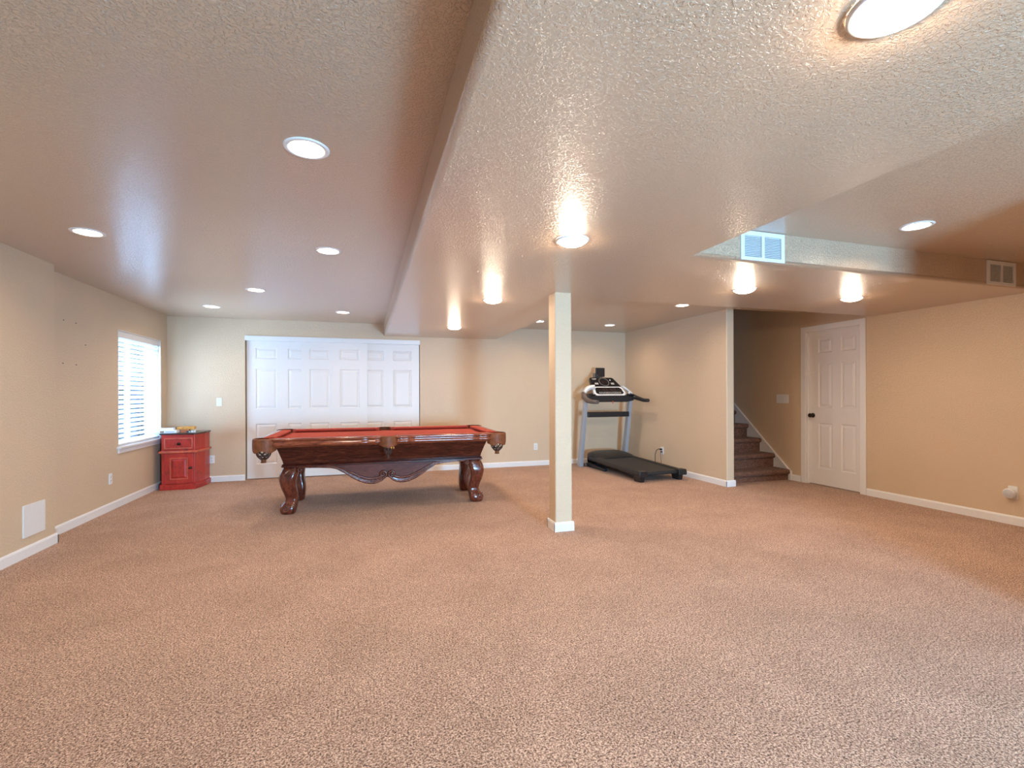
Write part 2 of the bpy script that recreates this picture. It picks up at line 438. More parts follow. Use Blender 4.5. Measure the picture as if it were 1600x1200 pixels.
# ------------------------------------------------------------------ left window
m_glass, nt, b = new_mat('window_glass')
nt.nodes.remove(b)      # thin clear pane: mostly see-through with a fresnel reflection
gt = nt.nodes.new('ShaderNodeBsdfTransparent'); gg = nt.nodes.new('ShaderNodeBsdfGlossy'); gg.inputs['Roughness'].default_value = .02
gf = nt.nodes.new('ShaderNodeFresnel'); gf.inputs['IOR'].default_value = 1.3; gm = nt.nodes.new('ShaderNodeMixShader')
nt.links.new(gf.outputs[0], gm.inputs[0]); nt.links.new(gt.outputs[0], gm.inputs[1]); nt.links.new(gg.outputs[0], gm.inputs[2]); nt.links.new(gm.outputs[0], nt.nodes['Material Output'].inputs['Surface'])
WX = -2.73
fr = MB(); t = .045
fr.box(WX - .03, WX + .03, WY0, WY0 + t, WZ0, WZ1); fr.box(WX - .03, WX + .03, WY1 - t, WY1, WZ0, WZ1)
fr.box(WX - .03, WX + .03, WY0 + t, WY1 - t, WZ0, WZ0 + t); fr.box(WX - .03, WX + .03, WY0 + t, WY1 - t, WZ1 - t, WZ1)
fr.box(WX - .02, WX + .02, 6.83, 6.865, WZ0 + t, WZ1 - t)
wf = struct(fr.build('window_1', m_white))
MB().box(WX - .003, WX + .003, WY0 + t, 6.83, WZ0 + t, WZ1 - t).build('pane', m_glass, wf)
MB().box(WX - .003, WX + .003, 6.865, WY1 - t, WZ0 + t, WZ1 - t).build('pane', m_glass, wf)
# reveal lining and sill
lin = MB()
lin.box(-2.70, XL + .001, WY1 - .006, WY1 + .002, WZ0, WZ1); lin.box(-2.70, XL + .001, WY0 - .002, WY0 + .006, WZ0, WZ1); lin.box(-2.70, XL + .001, WY0, WY1, WZ1 - .006, WZ1 + .002)
lin.build('reveal', m_white, wf)
sl = MB(); sl.box(-2.70, XL + .036, WY0 - .035, WY1 + .03, WZ0 - .022, WZ0 + .004)
sl.build('sill', m_white, wf, bevel=.005)
ap = MB(); ap.box(XL, XL + .016, WY0 - .022, WY1 + .018, WZ0 - .070, WZ0 - .0225)
ap.build('sill_apron', m_white, wf, bevel=.003)
m_slat, nt, b = new_mat('white_blind_slat')
b.inputs['Base Color'].default_value = (.85, .86, .88, 1); b.inputs['Roughness'].default_value = .45
tr = nt.nodes.new('ShaderNodeBsdfTranslucent'); tr.inputs[0].default_value = (.80, .88, .96, 1)
mx = nt.nodes.new('ShaderNodeMixShader'); mx.inputs[0].default_value = .35
nt.links.new(b.outputs[0], mx.inputs[1]); nt.links.new(tr.outputs[0], mx.inputs[2]); nt.links.new(mx.outputs[0], nt.nodes['Material Output'].inputs['Surface'])
bl = thing('window_blind', 'white horizontal slatted blind hanging in the bright side window', 'blind', (-2.622, (WY0 + WY1) / 2, WZ0))
HW = (WY1 - WY0) / 2 - .012
MB().box(-.012, .030, -HW, HW, WZ1 - WZ0 - .078, WZ1 - WZ0 - .008).build('valance', m_white, bl, bevel=.004)
MB().box(-.024, .024, -HW, HW, .010, .030).build('bottom_rail', m_white, bl, bevel=.004)
NS = 22; tilt = math.radians(48)
sm = None
for i in range(NS):
    z = .060 + i * (WZ1 - WZ0 - .155) / (NS - 1)
    if sm is None:
        s_ = MB(); top = []; bot = []
        for k in range(5):
            u = -.026 + .052 * k / 4; cz = .003 * (1 - (u / .026) ** 2)
            top.append((u, cz + .0012)); bot.append((u, cz - .0012))
        s_.prism(top + bot[::-1], 1, -HW, HW); s_.xform(Matrix.Rotation(-tilt, 4, 'Y'))
        o = s_.build('slat', m_slat, bl); sm = o.data
    else:
        o = bpy.data.objects.new('slat', sm); col.objects.link(o); o.parent = bl
    o.location = (0, 0, z)
for y in (-.40, 0, .40):
    s_ = MB(); s_.tube([(.022, y, .03), (.022, y, WZ1 - WZ0 - .07)], .0012, 5); s_.build('ladder_cord', m_plastic, bl)
s_ = MB(); s_.tube([(.034, HW - .06, .55), (.034, HW - .06, WZ1 - WZ0 - .07)], .004, 6); s_.build('tilt_wand', m_plastic, bl)
# window behind the camera
fr = MB(); t = .05
fr.box(RX0, RX0 + t, YF - .08, YF - .02, RZ0, RZ1); fr.box(RX1 - t, RX1, YF - .08, YF - .02, RZ0, RZ1); fr.box(RX0 + t, RX1 - t, YF - .08, YF - .02, RZ0, RZ0 + t); fr.box(RX0 + t, RX1 - t, YF - .08, YF - .02, RZ1 - t, RZ1)
struct(fr.build('window_2', m_white))

# ------------------------------------------------------------------ ceiling lights
def can_light(loc, label):
    r_ = thing('recessed_light', label, 'ceiling light', loc, 0, 'recessed ceiling lights')
    a = MB(); a.lathe([(HOLE - .006, .001), (HOLE - .004, -.005), (.090, -.005), (.096, -.001), (.0962, .001)]); a.build('trim_ring', m_white, r_)
    a = MB(); a.lathe([(HOLE - .0055, .0), (.066, .030), (.066, .034)]); a.build('baffle', m_baffle, r_)
    a = MB(); a.lathe([(.0662, .033), (.05, .0305), (.025, .029), (.0005, .0285)], cap=True); a.build('lens', m_lamp_c, r_)
    a = MB(); a.lathe([(HOLE - .001, .001), (HOLE - .001, .09), (.001, .09)], cap=False); a.build('housing', m_baffle, r_)
    return r_
def dome_light(loc, label):
    r_ = thing('dome_light', label, 'ceiling light', loc, 0, 'domed lights on the soffit')
    a = MB(); a.lathe([(.0965, -.0003), (.0965, -.006), (.092, -.010), (.082, -.011), (.080, -.007)]); a.build('trim_ring', m_white, r_)
    a = MB(); a.lathe([(.081, -.006), (.077, -.014), (.066, -.023), (.048, -.030), (.026, -.034), (.0005, -.035)], cap=True); a.build('dome_lens', m_lamp_d, r_)
    return r_
L0 = can_light((*MAIN[0], ZM), 'recessed light nearest the camera in the tall left ceiling')
LL = ['recessed light in the left ceiling closest to the left wall, before the window',
      'recessed light beside the soffit edge, second one back in the left ceiling',
      'middle recessed light between two rows, above the pool table left end',
      'small recessed light far back in left ceiling near the window corner',
      'small recessed light in front of the closet beside the soffit']
for p, l in zip(MAIN[1:], LL): dup(L0, (*p, ZM), 0, l)
for p, l in zip(NOOK, ['recessed light in the nook ceiling nearest the partition wall and stairs', 'recessed light in nook ceiling above the treadmill', 'recessed light in nook ceiling just left of the square post', 'tiny glint of recessed light at nook ceiling edge right of the post']):
    dup(L0, (*p, ZN), 0, l)
dup(L0, (*RAISED[0], ZR), 0, 'recessed light in the raised right ceiling between two vents')
D0 = dome_light((*SOFF[0], ZS), 'domed soffit light directly in front of the square post')
for p in ADDMAIN: dup(L0, (*p, ZM), 0, 'unseen recessed light added for lighting outside the left edge of the picture near the left wall')
for p in ADDRAISED: dup(L0, (*p, ZR), 0, 'recessed light added for extra brightness beyond the right edge of the picture in the raised ceiling')
for p, l in zip(SOFF[1:], ['domed soffit light between pool table and post, middle of its row', 'domed soffit light farthest back near the closet', 'domed soffit light under the large wall vent', 'domed soffit light in front of the white hinged door', 'large domed light cut by the top edge of the frame']):
    dup(D0, (*p, ZS), 0, l)

# ------------------------------------------------------------------ square post
post = thing('support_post', 'square tan painted support post standing alone on the carpet', 'post', (1.699, 4.000, 0))
MB().prism(rrect(.160, .160, .012, 3), 2, 0, ZS + .0).build('shaft', m_wall, post)
m = MB(); h = .080
for p, q, n in (((-h, -h), (h, -h), (0, -1)), ((h, -h), (h, h), (1, 0)), ((h, h), (-h, h), (0, 1)), ((-h, h), (-h, -h), (-1, 0))):
    board(m, p, q, n, BT - (0 if n[0] == 0 else .0006), BT - (0 if n[0] == 0 else .0006))
m.build('base_moulding', m_white, post)

# ------------------------------------------------------------------ vents
m_duct = plain('shaded_duct_grey', (.30, .30, .30), .8)
def vent(loc, wd, ht, label, n):
    v = thing('air_vent', label, 'vent', loc, 0, 'return air vents')
    fr = MB(); b_ = .030
    for x0, x1, z0, z1 in ((0, wd, 0, b_ - .006), (0, wd, ht - b_, ht), (0, b_, b_ - .006, ht - b_), (wd - b_, wd, b_ - .006, ht - b_), (wd / 2 - .012, wd / 2 + .012, b_ - .006, ht - b_)):
        fr.box(x0, x1, -.010, 0, z0, z1)
    fr.build('frame', m_vent, v)
    MB().box(b_, wd - b_, -.002, -.0005, b_ - .006, ht - b_).build('backing', m_duct, v)
    sd = None
    for s_ in range(2):
        x0 = b_ if s_ == 0 else wd / 2 + .012; x1 = wd / 2 - .012 if s_ == 0 else wd - b_
        for k in range(n):
            z = b_ - .002 + (ht - 2 * b_) * (k + .5) / n + .002
            if sd is None:
                q = MB(); L = x1 - x0 - .010; q.prism([(-.0105, -.0042), (-.0096, -.0050), (-.0030, .0026), (-.0039, .0034)], 0, 0, L); sd = q.build('louver', m_vent, v); o = sd
            else:
                o = sd.copy(); col.objects.link(o); o.parent = v
            o.location = (x0 + .001, .001, z)
    return v
vent((2.443, YV, 2.136), .376, .200, 'large white louvred air vent on the soffit side, left one of two', 12)
vent((4.985, YV, 2.136), .366, .198, 'white louvred air vent near the right end of the soffit', 12)

# ------------------------------------------------------------------ switches, outlets, wall plates
def plate_base(o, wd, ht):
    a = MB(); pts = rrect(wd, ht, .006, 3)
    a.loft([[(x * s_, y, z * s_) for x, z in pts] for s_, y in ((1, -.0003), (1, -.004), (.95, -.0065))], True, False); a.build('plate', m_plastic, o)
def outlet(loc, rz, label):
    o = thing('wall_outlet', label, 'outlet', loc, rz, 'wall outlets')
    plate_base(o, .070, .115)
    for z in (.0195, -.0195):
        a = MB(); a.loft([[(x, y, zz + z) for x, zz in rrect(.033, .028, .009, 3)] for y in (-.006, -.009)], True, False); rc_ = a.build('receptacle', m_plastic, o)
        a = MB()
        for x in (-.007, .007): a.box(x - .0014, x + .0014, -.0096, -.0088, z - .001, z + .008)
        a.lathe([(.0001, -.0096), (.0025, -.0096), (.0025, -.0088)], (0, 0, z - .007), 8, False, False, 1); a.build('slots', m_hole, rc_)
    return o
def switch(loc, rz, label, n=1, wd=None, ht=.117):
    wd = wd or .07 + .046 * (n - 1)
    o = thing('light_switch', label, 'switch', loc, rz)
    plate_base(o, wd, ht)
    for k in range(n):
        x = (k - (n - 1) / 2) * .046
        a = MB(); a.loft([[(x - .0165, -.006, -.033), (x + .0165, -.006, -.033), (x + .0165, -.006, .033), (x - .0165, -.006, .033)],
                          [(x - .015, -.0075, -.031), (x + .015, -.0075, -.031), (x + .015, -.0115, .031), (x - .015, -.0115, .031)]], True, False)
        a.build('rocker', m_plastic, o)
    return o
O0 = outlet((-2.050, YB, .318), 0, 'white wall outlet on the back wall right of the red cabinet')
dup(O0, (2.788, YB, .320), 0, 'white wall outlet on the back wall between pool table and post')
dup(O0, (XL, 6.095, .335), PI / 2, 'white wall outlet on the left wall below the window')
dup(O0, (XP0, 6.52, .315), -PI / 2, 'white wall outlet beside the treadmill with a cord plugged in')
switch((-1.957, YB, 1.124), 0, 'white rocker switch on the back wall left of the closet')
switch((XR, 5.370, 1.140), -PI / 2, 'white triple switch plate on the dark wall between stairs and hinged door', 3, .205, .128)
O4 = dup(O0, (XR, 2.832, .300), -PI / 2, 'white wall outlet behind the round device on the right wall')
hx = thing('plug_in_device', 'white many sided plug-in device in the outlet on the right wall', 'device', (XR - .012, 2.842, .290), -PI / 2)
a = MB(); N = 10
a.loft([[(rr * math.cos(2 * PI * k / N + .2), y, rr * math.sin(2 * PI * k / N + .2)) for k in range(N)] for rr, y in ((.040, 0), (.046, -.010), (.048, -.030), (.040, -.042))], True, False); a.build('housing', m_plastic, hx)
a = MB(); a.lathe([(.0001, -.0455), (.034, -.0450), (.038, -.0420)], (0, 0, 0), 20, False, True, 1); a.build('front_cap', plain('grey_plastic', (.55, .54, .55), .4), hx)
pl = thing('access_panel', 'blank white rectangular access cover low on the near left wall', 'access panel', (XN, 4.628, .272), PI / 2)
a = MB(); a.loft([[(x * s_, y, z * s_) for x, z in rrect(.256, .245, .004, 2)] for s_, y in ((1, 0), (1, -.005), (.985, -.0075))], True, False); a.build('cover', m_plastic, pl)
nm = None
for (y, z), l in zip([(5.272, 1.903), (5.465, 1.901), (5.625, 1.713), (5.261, 1.514), (5.468, 1.512)],
                     ['upper left', 'upper right', 'rightmost middle', 'lower left', 'lower right']):
    a = MB(); a.lathe([(.0001, .010), (.005, .009), (.005, .007), (.0018, .006), (.0018, -.002)], (0, 0, 0), 8, False, True, 0)
    o = a.build('nail', m_bronze); o.location = (XL, y, z); tag(o, 'tiny dark nail in the bare left wall, %s of five' % l, 'nail')

# ------------------------------------------------------------------ stairs
st = thing('staircase', 'carpeted brown stairs rising behind the partition wall beside the door', 'stairs', (5.17, 5.27, 0))
tops = [.150, .345, .545, .745, .945, 1.145, 1.345, 1.545, 1.745]; run = .252
for i, tz in enumerate(tops):
    y0 = 5.262 + run * i; zb = tops[i - 1] if i else 0.0
    prof = [(y0, zb), (y0, tz - .070), (y0 - .014, tz - .066), (y0 - .030, tz - .056), (y0 - .038, tz - .040), (y0 - .038, tz - .024), (y0 - .031, tz - .010), (y0 - .018, tz - .002), (y0 - .002, tz), (y0 + run + .01, tz), (y0 + run + .01, zb)]
    a = MB(); a.prism(prof, 0, XP1 + .001, XR - .022); a.build('step', m_stair_carpet, st, world=True)
# skirt board on the right wall
sk = []
a = MB(); a.prism([(5.222, 0), (5.222, .105), (5.262, .135), (7.60, 2.19), (7.60, 1.6), (5.75, 0)], 0, XR - .020, XR - .001); a.build('skirt_board', m_white, st, world=True)
a = MB()
for off in (0,):
    a.prism([(5.222, .105), (5.256, .118), (7.60, 2.178), (7.60, 2.205), (5.240, .140), (5.214, .120), (5.214, 0), (5.222, 0)], 0, XR - .030, XR - .001)
a.build('skirt_cap', m_white, st, world=True)

# ------------------------------------------------------------------ pool table
pt = thing('pool_table', 'carved mahogany pool table with red cloth and leather pockets before the closet', 'pool table', (.240, 5.685, 0), -.014)
HLx, HWy = 1.235, .690
TOP = .800
# tapered body
a = MB()
a.loft([[(sx * hl, sy * hw, z) for sx, sy in ((-1, -1), (1, -1), (1, 1), (-1, 1))] for hl, hw, z in ((1.028, .375, .512), (1.034, .383, .545), (1.060, .440, .640), (1.085, .500, .720), (1.085, .500, .742))], True, False)
a.build('cabinet_body', m_wood, pt, bevel=.003, angle=1.0)
a = MB()
a.loft([[(sx * hl, sy * hw, z) for sx, sy in ((-1, -1), (1, -1), (1, 1), (-1, 1))] for hl, hw, z in ((1.036, .383, .480), (1.046, .393, .486), (1.046, .393, .496), (1.038, .385, .502), (1.042, .389, .508), (1.036, .383, .514), (1.026, .373, .516))], True, False)
a.build('body_moulding', m_wood, pt)
# slate bed with cloth
bed = [(-1.06, -.555), (-.055, -.555), (-.045, -.575), (.045, -.575), (.055, -.555), (1.06, -.555), (1.115, -.50), (1.115, .50), (1.06, .555), (.055, .555), (.045, .575), (-.045, .575), (-.055, .555), (-1.06, .555), (-1.115, .50), (-1.115, -.50)]
a = MB(); a.prism(bed, 2, .742, .766); a.build('playing_surface', m_cloth, pt)
RAILP = [(.000, .798), (.048, .7985), (.052, .8025), (.085, .802), (.102, .797), (.108, .788), (.103, .779), (.094, .776), (.092, .768), (.097, .758), (.104, .748), (.105, .738), (.098, .731), (.086, .727), (.083, .719), (.070, .714), (.0, .714)]
def rail(p, q, nrm, nameidx):
    """wood rail along p->q, profile offset along outward normal nrm; inner edge of the wood at p,q"""
    p, q, nrm = Vector(p), Vector(q), Vector(nrm); L = (q - p).length; N = 28; rings = []
    for i in range(N + 1):
        s_ = i / N; d = min(s_, 1 - s_) * L
        k = 1 + .10 * math.exp(-((d - .055) / .030) ** 2) - .055 * math.exp(-((d - .125) / .025) ** 2) + .06 * math.exp(-((d - .19) / .035) ** 2)
        c0 = p + (q - p) * s_
        rings.append([(c0.x + nrm.x * o_ * k, c0.y + nrm.y * o_ * k, z) for o_, z in RAILP])
    a = MB(); a.loft(rings, True, True); o = a.build('rail', m_rail, pt)
    # cushion
    a = MB(); cp = [(.050, .8035), (-.030, .8040), (-.052, .799), (-.046, .780), (-.020, .7665), (.001, .7665), (.001, .798), (.050, .7990)]
    t_ = (q - p).normalized(); rings = []
    for e, s_ in ((-1, 0), (1, 0)):
        base = p if e < 0 else q
        rings.append([(base.x + nrm.x * o_ - t_.x * e * (-min(o_, 0)) * .9, base.y + nrm.y * o_ - t_.y * e * (-min(o_, 0)) * .9, z) for o_, z in cp])
    a.loft(rings, True, False); a.build('cushion', m_cloth, o)
    # sight inlays
    a = MB()
    for k in range(1, 4):
        c0 = p + (q - p) * (k / 4) + nrm * .070
        a.lathe([(.005, .8020), (.005, .8032), (.0001, .8034)], (c0.x, c0.y, 0), 8)
    a.build('sight', plain('pearl_inlay', (.75, .70, .62), .3), o)
IX, IY = HLx - .105, HWy - .105
for sy in (-1, 1):
    rail((-IX + .050, sy * IY), (-.068, sy * IY), (0, sy), 0)
    rail((.068, sy * IY), (IX - .050, sy * IY), (0, sy), 0)
for sx in (-1, 1): rail((sx * IX, -IY + .05), (sx * IX, IY - .05), (sx, 0), 0)
# pockets
def pocket(cx, cy, ang, corner):
    """ang = outward direction"""
    pk = MB(); N = 16; spread = math.radians(112 if corner else 62); R0 = .106 if corner else .092
    outer = []; inner = []
    rows = [(.803, -.002), (.798, .006), (.785, .009), (.745, .010), (.710, .009)]
    rings = []
    for i in range(N + 1):
        u = -1 + 2 * i / N; a_ = ang + spread * u
        low = .678 - .012 * math.cos(3 * PI * u) if corner else .694 - .010 * math.cos(PI * u)
        ring = []
        for z, e in rows + [(low, .006)]: ring.append((cx + (R0 + e) * math.cos(a_), cy + (R0 + e) * math.sin(a_), z))
        for z, e in [(low, -.002)] + rows[::-1]: ring.append((cx + (R0 + e - .010) * math.cos(a_), cy + (R0 + e - .010) * math.sin(a_), z))
        rings.append(ring)
    pk.loft(rings, True, False); o = pk.build('pocket', m_leather, pt)
    # net
    nb = MB(); nx = cx + (.02 if corner else .035) * math.cos(ang); ny = cy + (.02 if corner else .035) * math.sin(ang)
    prof = [(.068, .715), (.070, .690), (.066, .660), (.056, .635), (.040, .616), (.026, .604)]
    if not corner: prof = [(r_ * .62, z + .004) for r_, z in prof]
    K = 8
    for s_ in (-1, 1):
        for k in range(K):
            pts = []
            for j, (r_, z) in enumerate(prof):
                a_ = 2 * PI * k / K + s_ * j * PI / K
                pts.append((nx + r_ * math.cos(a_), ny + r_ * math.sin(a_), z))
            nb.tube(pts, .0048, 5)
    for r_, z in prof[1:4:2]:
        nb.tube([(nx + r_ * math.cos(2 * PI * k / 12), ny + r_ * math.sin(2 * PI * k / 12), z) for k in range(13)], .004, 5)
    nb.build('net', m_net, o)
    cf = MB(); z0 = prof[-1][1]; rr = prof[-1][0]
    cf.lathe([(rr, z0 + .010), (rr + .003, z0), (rr - .004, z0 - .014), (rr + .001, z0 - .034), (rr - .006, z0 - .036)], (nx, ny, 0), 14, True); cf.build('tassel', m_leather if corner else m_net, o)
    hb = MB(); hb.lathe([(.062 if corner else .045, .762), (.0001, .762)], (cx, cy, 0), 16, False); hb.build('pocket_shade', m_pocketshade, o)  # black disc paints in the shade of the pocket hole
    return o
for sx in (-1, 1):
    for sy in (-1, 1):
        pocket(sx * (HLx - .088), sy * (HWy - .088), math.atan2(sy, sx), True)
for sy in (-1, 1):
    o = pocket(0, sy * (HWy - .070), math.atan2(sy, 0), False)
    if sy < 0:
        for x in (.030, .052):
            g = MB(); g.ell((x, -HWy - .020, .680), .007, .007, .014); g.build('tassel_bead', m_gold, o)
# legs: section offsets from the silhouette
OUT = [(.005, 1.056), (.030, 1.062), (.052, 1.064), (.075, 1.060), (.093, 1.050), (.110, 1.034), (.124, 1.023), (.151, 1.017), (.185, 1.026), (.218, 1.038), (.260, 1.053), (.303, 1.064), (.340, 1.071), (.368, 1.073), (.400, 1.069), (.423, 1.063), (.450, 1.050), (.482, 1.034)]
INN = [(.0, .918), (.068, .903), (.133, .896), (.209, .900), (.260, .908), (.303, .914), (.359, .909), (.405, .892), (.442, .884), (.482, .886)]
def interp(T, z):
    for (z0, a0), (z1, a1) in zip(T, T[1:]):
        if z <= z1: return a0 + (a1 - a0) * max(0, (z - z0) / (z1 - z0))
    return T[-1][1]
def leg(sx, sy):
    a = MB(); rings = []; N = 24
    zs = [.0, .012] + [.03 + .452 * k / 26 for k in range(27)]
    for z in zs:
        o_, i_ = interp(OUT, z), interp(INN, z)
        if z < .01: o_ -= .012; i_ += .012
        cx_ = (o_ + i_) / 2; h_ = (o_ - i_) / 2
        ring = []
        for k in range(N):
            t_ = 2 * PI * k / N; ct, sn = math.cos(t_), math.sin(t_)
            x = math.copysign(abs(ct) ** .62, ct); y = math.copysign(abs(sn) ** .62, sn)
            groove = 1 - .10 * math.exp(-((math.sin(2 * t_)) ** 2) / .06) if .1 < z < .44 else 1
            ring.append((sx * (cx_ + h_ * x * groove), sy * (cx_ - .662 + h_ * y * groove), z))
        rings.append(ring)
    a.loft(rings, True, True)
    lg = a.build('leg', m_woodv, pt)
    # foot scroll and knee scroll: raised spirals on the faces
    def spiral(cx_, cz, R_, turns, ydir, plane, start, base, d=1):
        pts = []; rad = []
        for k in range(22):
            u = k / 21; a_ = start + d * u * turns * 2 * PI; r_ = R_ * (1 - .82 * u)
            p_ = (cx_ + r_ * math.cos(a_), cz + r_ * math.sin(a_))
            pts.append((sx * p_[0], sy * base, p_[1]) if plane == 0 else (sx * base, sy * p_[0], p_[1])); rad.append(.0075 * (1 - .5 * u))
        sc = MB(); sc.tube(pts, rad, 6); sc.build('scroll_carving', m_carved, lg)
    spiral(1.010, .058, .034, 1.5, 1, 0, PI * .5, .397)
    spiral(.938, .425, .028, 1.3, 1, 0, PI * .8, .388, -1)
    spiral(.348, .058, .034, 1.5, 1, 1, PI * .5, 1.056)
    spiral(.276, .425, .032, 1.3, 1, 1, PI * .8, 1.050, -1)
    return lg
for sx in (-1, 1):
    for sy in (-1, 1): leg(sx, sy)
# aprons between the legs
LOW = [(.895, .478), (.84, .474), (.70, .470), (.58, .462), (.52, .448), (.44, .402), (.36, .345), (.29, .305), (.23, .282), (.18, .273), (.13, .274), (.09, .283), (.05, .302), (.020, .330)]
UPP = [(.020, .360), (.07, .352), (.11, .335), (.144, .329), (.20, .333), (.255, .350), (.33, .385), (.40, .420), (.46, .455), (.52, .478), (.60, .486), (.70, .488), (.84, .490), (.895, .492)]
def apron(sy, yb):
    a = MB(); poly = [(x, z) for x, z in LOW] + [(-x, z) for x, z in LOW[::-1]]
    poly = [(.895, .492)] + poly + [(-.895, .492)]
    y0, y1 = sorted((sy * yb, sy * (yb - .022)))
    bmf = a
    v0 = [(x, y0, z) for x, z in poly]; v1 = [(x, y1, z) for x, z in poly]
    a.loft([v0, v1], False, False)
    f0 = a.face(a.vs(v0)); f1 = a.face(a.vs(v1)); f0.normal_update(); f1.normal_update(); bmesh.ops.triangulate(a.bm, faces=[f0, f1])
    bmesh.ops.remove_doubles(a.bm, verts=a.bm.verts, dist=1e-5)
    ap = a.build('apron', m_woodp, pt)
    for sx in (-1, 1):
        b_ = MB()
        def up_at(x):
            T = UPP
            for (xa, za), (xb, zb) in zip(T, T[1:]):
                if xa <= x <= xb: return za + (zb - za) * (x - xa) / (xb - xa)
            return T[0][1]
        rings = []
        for x, z in LOW[::-1]:
            u_ = max(up_at(max(x, .02)), z + .012); mid = (u_ + z) / 2; o0, o1 = sy * (yb - .004), sy * (yb + .021)
            rings.append([(sx * x, o0, z - .006), (sx * x, o1 * .98 + o0 * .02, z - .004), (sx * x, o1, z + .25 * (u_ - z)), (sx * x, sy * (yb + .006), mid), (sx * x, o1, z + .8 * (u_ - z)), (sx * x, o1 * .98 + o0 * .02, u_ + .003), (sx * x, o0, u_ + .004)])
        b_.loft(rings, True, True); b_.build('carved_band', m_carved, ap)
        s2 = MB(); pts = []; rad = []
        for k in range(30):
            u = k / 29; a_ = -PI * .55 + u * 1.55 * 2 * PI; r_ = .041 * (1 - .80 * u)
            pts.append((sx * (.048 - 0 + r_ * math.cos(a_) * -1 * -1), sy * (yb + .020), .368 + r_ * math.sin(a_) * 1)); rad.append(.0120 * (1 - .35 * u))
        pts = [(sx * (.048 + (abs(p[0]) - .048) * -1 if True else 0), p[1], p[2]) for p in pts]
        s2.tube(pts, rad, 7)
        s2.lathe([(.038, sy * (yb - .002)), (.038, sy * (yb + .008)), (.0001, sy * (yb + .010))], (sx * .048, 0, .368), 18, False, True, 1)
        s2.build('scroll', m_carved, ap); s2 = MB()
        pts = []; rad = []
        for k in range(20):
            u = k / 19; a_ = PI * .5 + u * 1.2 * 2 * PI; r_ = .024 * (1 - .8 * u)
            pts.append((sx * (.868 - r_ * math.cos(a_)), sy * (yb + .016), .452 + r_ * math.sin(a_))); rad.append(.007)
        s2.tube(pts, rad, 6)
        s2.lathe([(.026, sy * (yb - .02)), (.026, sy * (yb + .010)), (.0001, sy * (yb + .012))], (sx * .868, 0, .452), 16, False, True, 1)
        s2.build('scroll', m_carved, ap)
        lf = MB()
        for k in range(9):
            x = .12 + .035 * k
            zl = interp([(p[0], p[1]) for p in LOW[::-1]], x); zu = up_at(x); zc = (zl + zu) / 2
            for e in (-1, 1): lf.ell((sx * x, sy * (yb + .014), zc + e * .010), .016, .006, .007, 6, 4)
        lf.build('leaf_carving', m_carved, ap)
for sy in (-1, 1): apron(sy, .372)
for sx in (-1, 1):
    a = MB(); poly = [(-.24, .482), (-.24, .455), (-.16, .440), (-.08, .405), (0, .390), (.08, .405), (.16, .440), (.24, .455), (.24, .482)]
    a.prism(poly, 0, sx * 1.02, sx * 1.0); a.build('end_apron', m_woodp, pt)

# ------------------------------------------------------------------ red cabinet in the corner
cb = thing('corner_cabinet', 'distressed red wooden cabinet with dark top under the window corner', 'cabinet', (-2.30, 7.37, 0))
def cabpoly(e, fy=0, x0=-2.487, x1=-2.118):
    return [(x0 - e, 7.150 - e), (x1 + e, 7.150 - e), (-2.068 + e, 7.395), (-2.068 + e, 7.600), (-2.535 - e, 7.600), (-2.535 - e, 7.395)]
MB().prism(cabpoly(0), 2, .07, .712).build('body', m_red, cb, world=True, bevel=.004)
MB().prism(cabpoly(.016), 2, 0, .072).build('plinth', m_red, cb, world=True, bevel=.005)
MB().prism(cabpoly(.026), 2, .474, .502).build('waist_moulding', m_redtrim, cb, world=True, bevel=.008, seg=3)
MB().prism(cabpoly(.016), 2, .712, .730).build('top', m_darktop, cb, world=True, bevel=.004)
def frame(m, x0, x1, z0, z1, t_, y0, y1):
    for b_ in ((x0, x1, z0, z0 + t_), (x0, x1, z1 - t_, z1), (x0, x0 + t_, z0 + t_, z1 - t_), (x1 - t_, x1, z0 + t_, z1 - t_)): m.box(b_[0], b_[1], y0, y1, b_[2], b_[3])
dr = MB(); dr.box(-2.440, -2.152, 7.145, 7.151, .545, .652); dr = dr.build('drawer', m_red, cb, world=True)
a = MB(); frame(a, -2.455, -2.137, .528, .668, .014, -.017 + 7.15, 7.150); a = a.build('drawer_moulding', m_redtrim, cb, world=True, bevel=.003)
def kid(mbx, name, mat, parent, top):
    o = mbx.build(name, mat, None); 
    for v in o.data.vertices: v.co -= top.location
    o.parent = parent; return o
k_ = MB(); k_.lathe([(.0001, 7.105), (.012, 7.107), (.016, 7.114), (.013, 7.121), (.006, 7.127), (.007, 7.138), (.020, 7.142), (.020, 7.146)], (-2.292, 0, .592), 14, False, True, 1); kid(k_, 'knob', m_bronze, dr, cb)
dd = MB(); dd.box(-2.452, -2.132, 7.136, 7.151, .082, .468); dd = dd.build('cabinet_door', m_red, cb, world=True, bevel=.003)
a = MB(); frame(a, -2.388, -2.190, .135, .412, .010, 7.130, 7.137); kid(a, 'door_moulding', m_redtrim, dd, cb)
a = MB(); a.loft([[(x0, y, z0), (x1, y, z0), (x1, y, z1), (x0, y, z1)] for x0, x1, z0, z1, y in ((-2.372, -2.206, .152, .395, 7.137), (-2.352, -2.226, .172, .375, 7.128), (-2.351, -2.227, .173, .374, 7.1275))], True, False); kid(a, 'panel', m_red, dd, cb)
k_ = MB(); k_.lathe([(.0001, 7.092), (.011, 7.094), (.015, 7.101), (.012, 7.108), (.006, 7.114), (.006, 7.130), (.017, 7.133), (.017, 7.137)], (-2.160, 0, .280), 14, False, True, 1); kid(k_, 'knob', m_bronze, dd, cb)

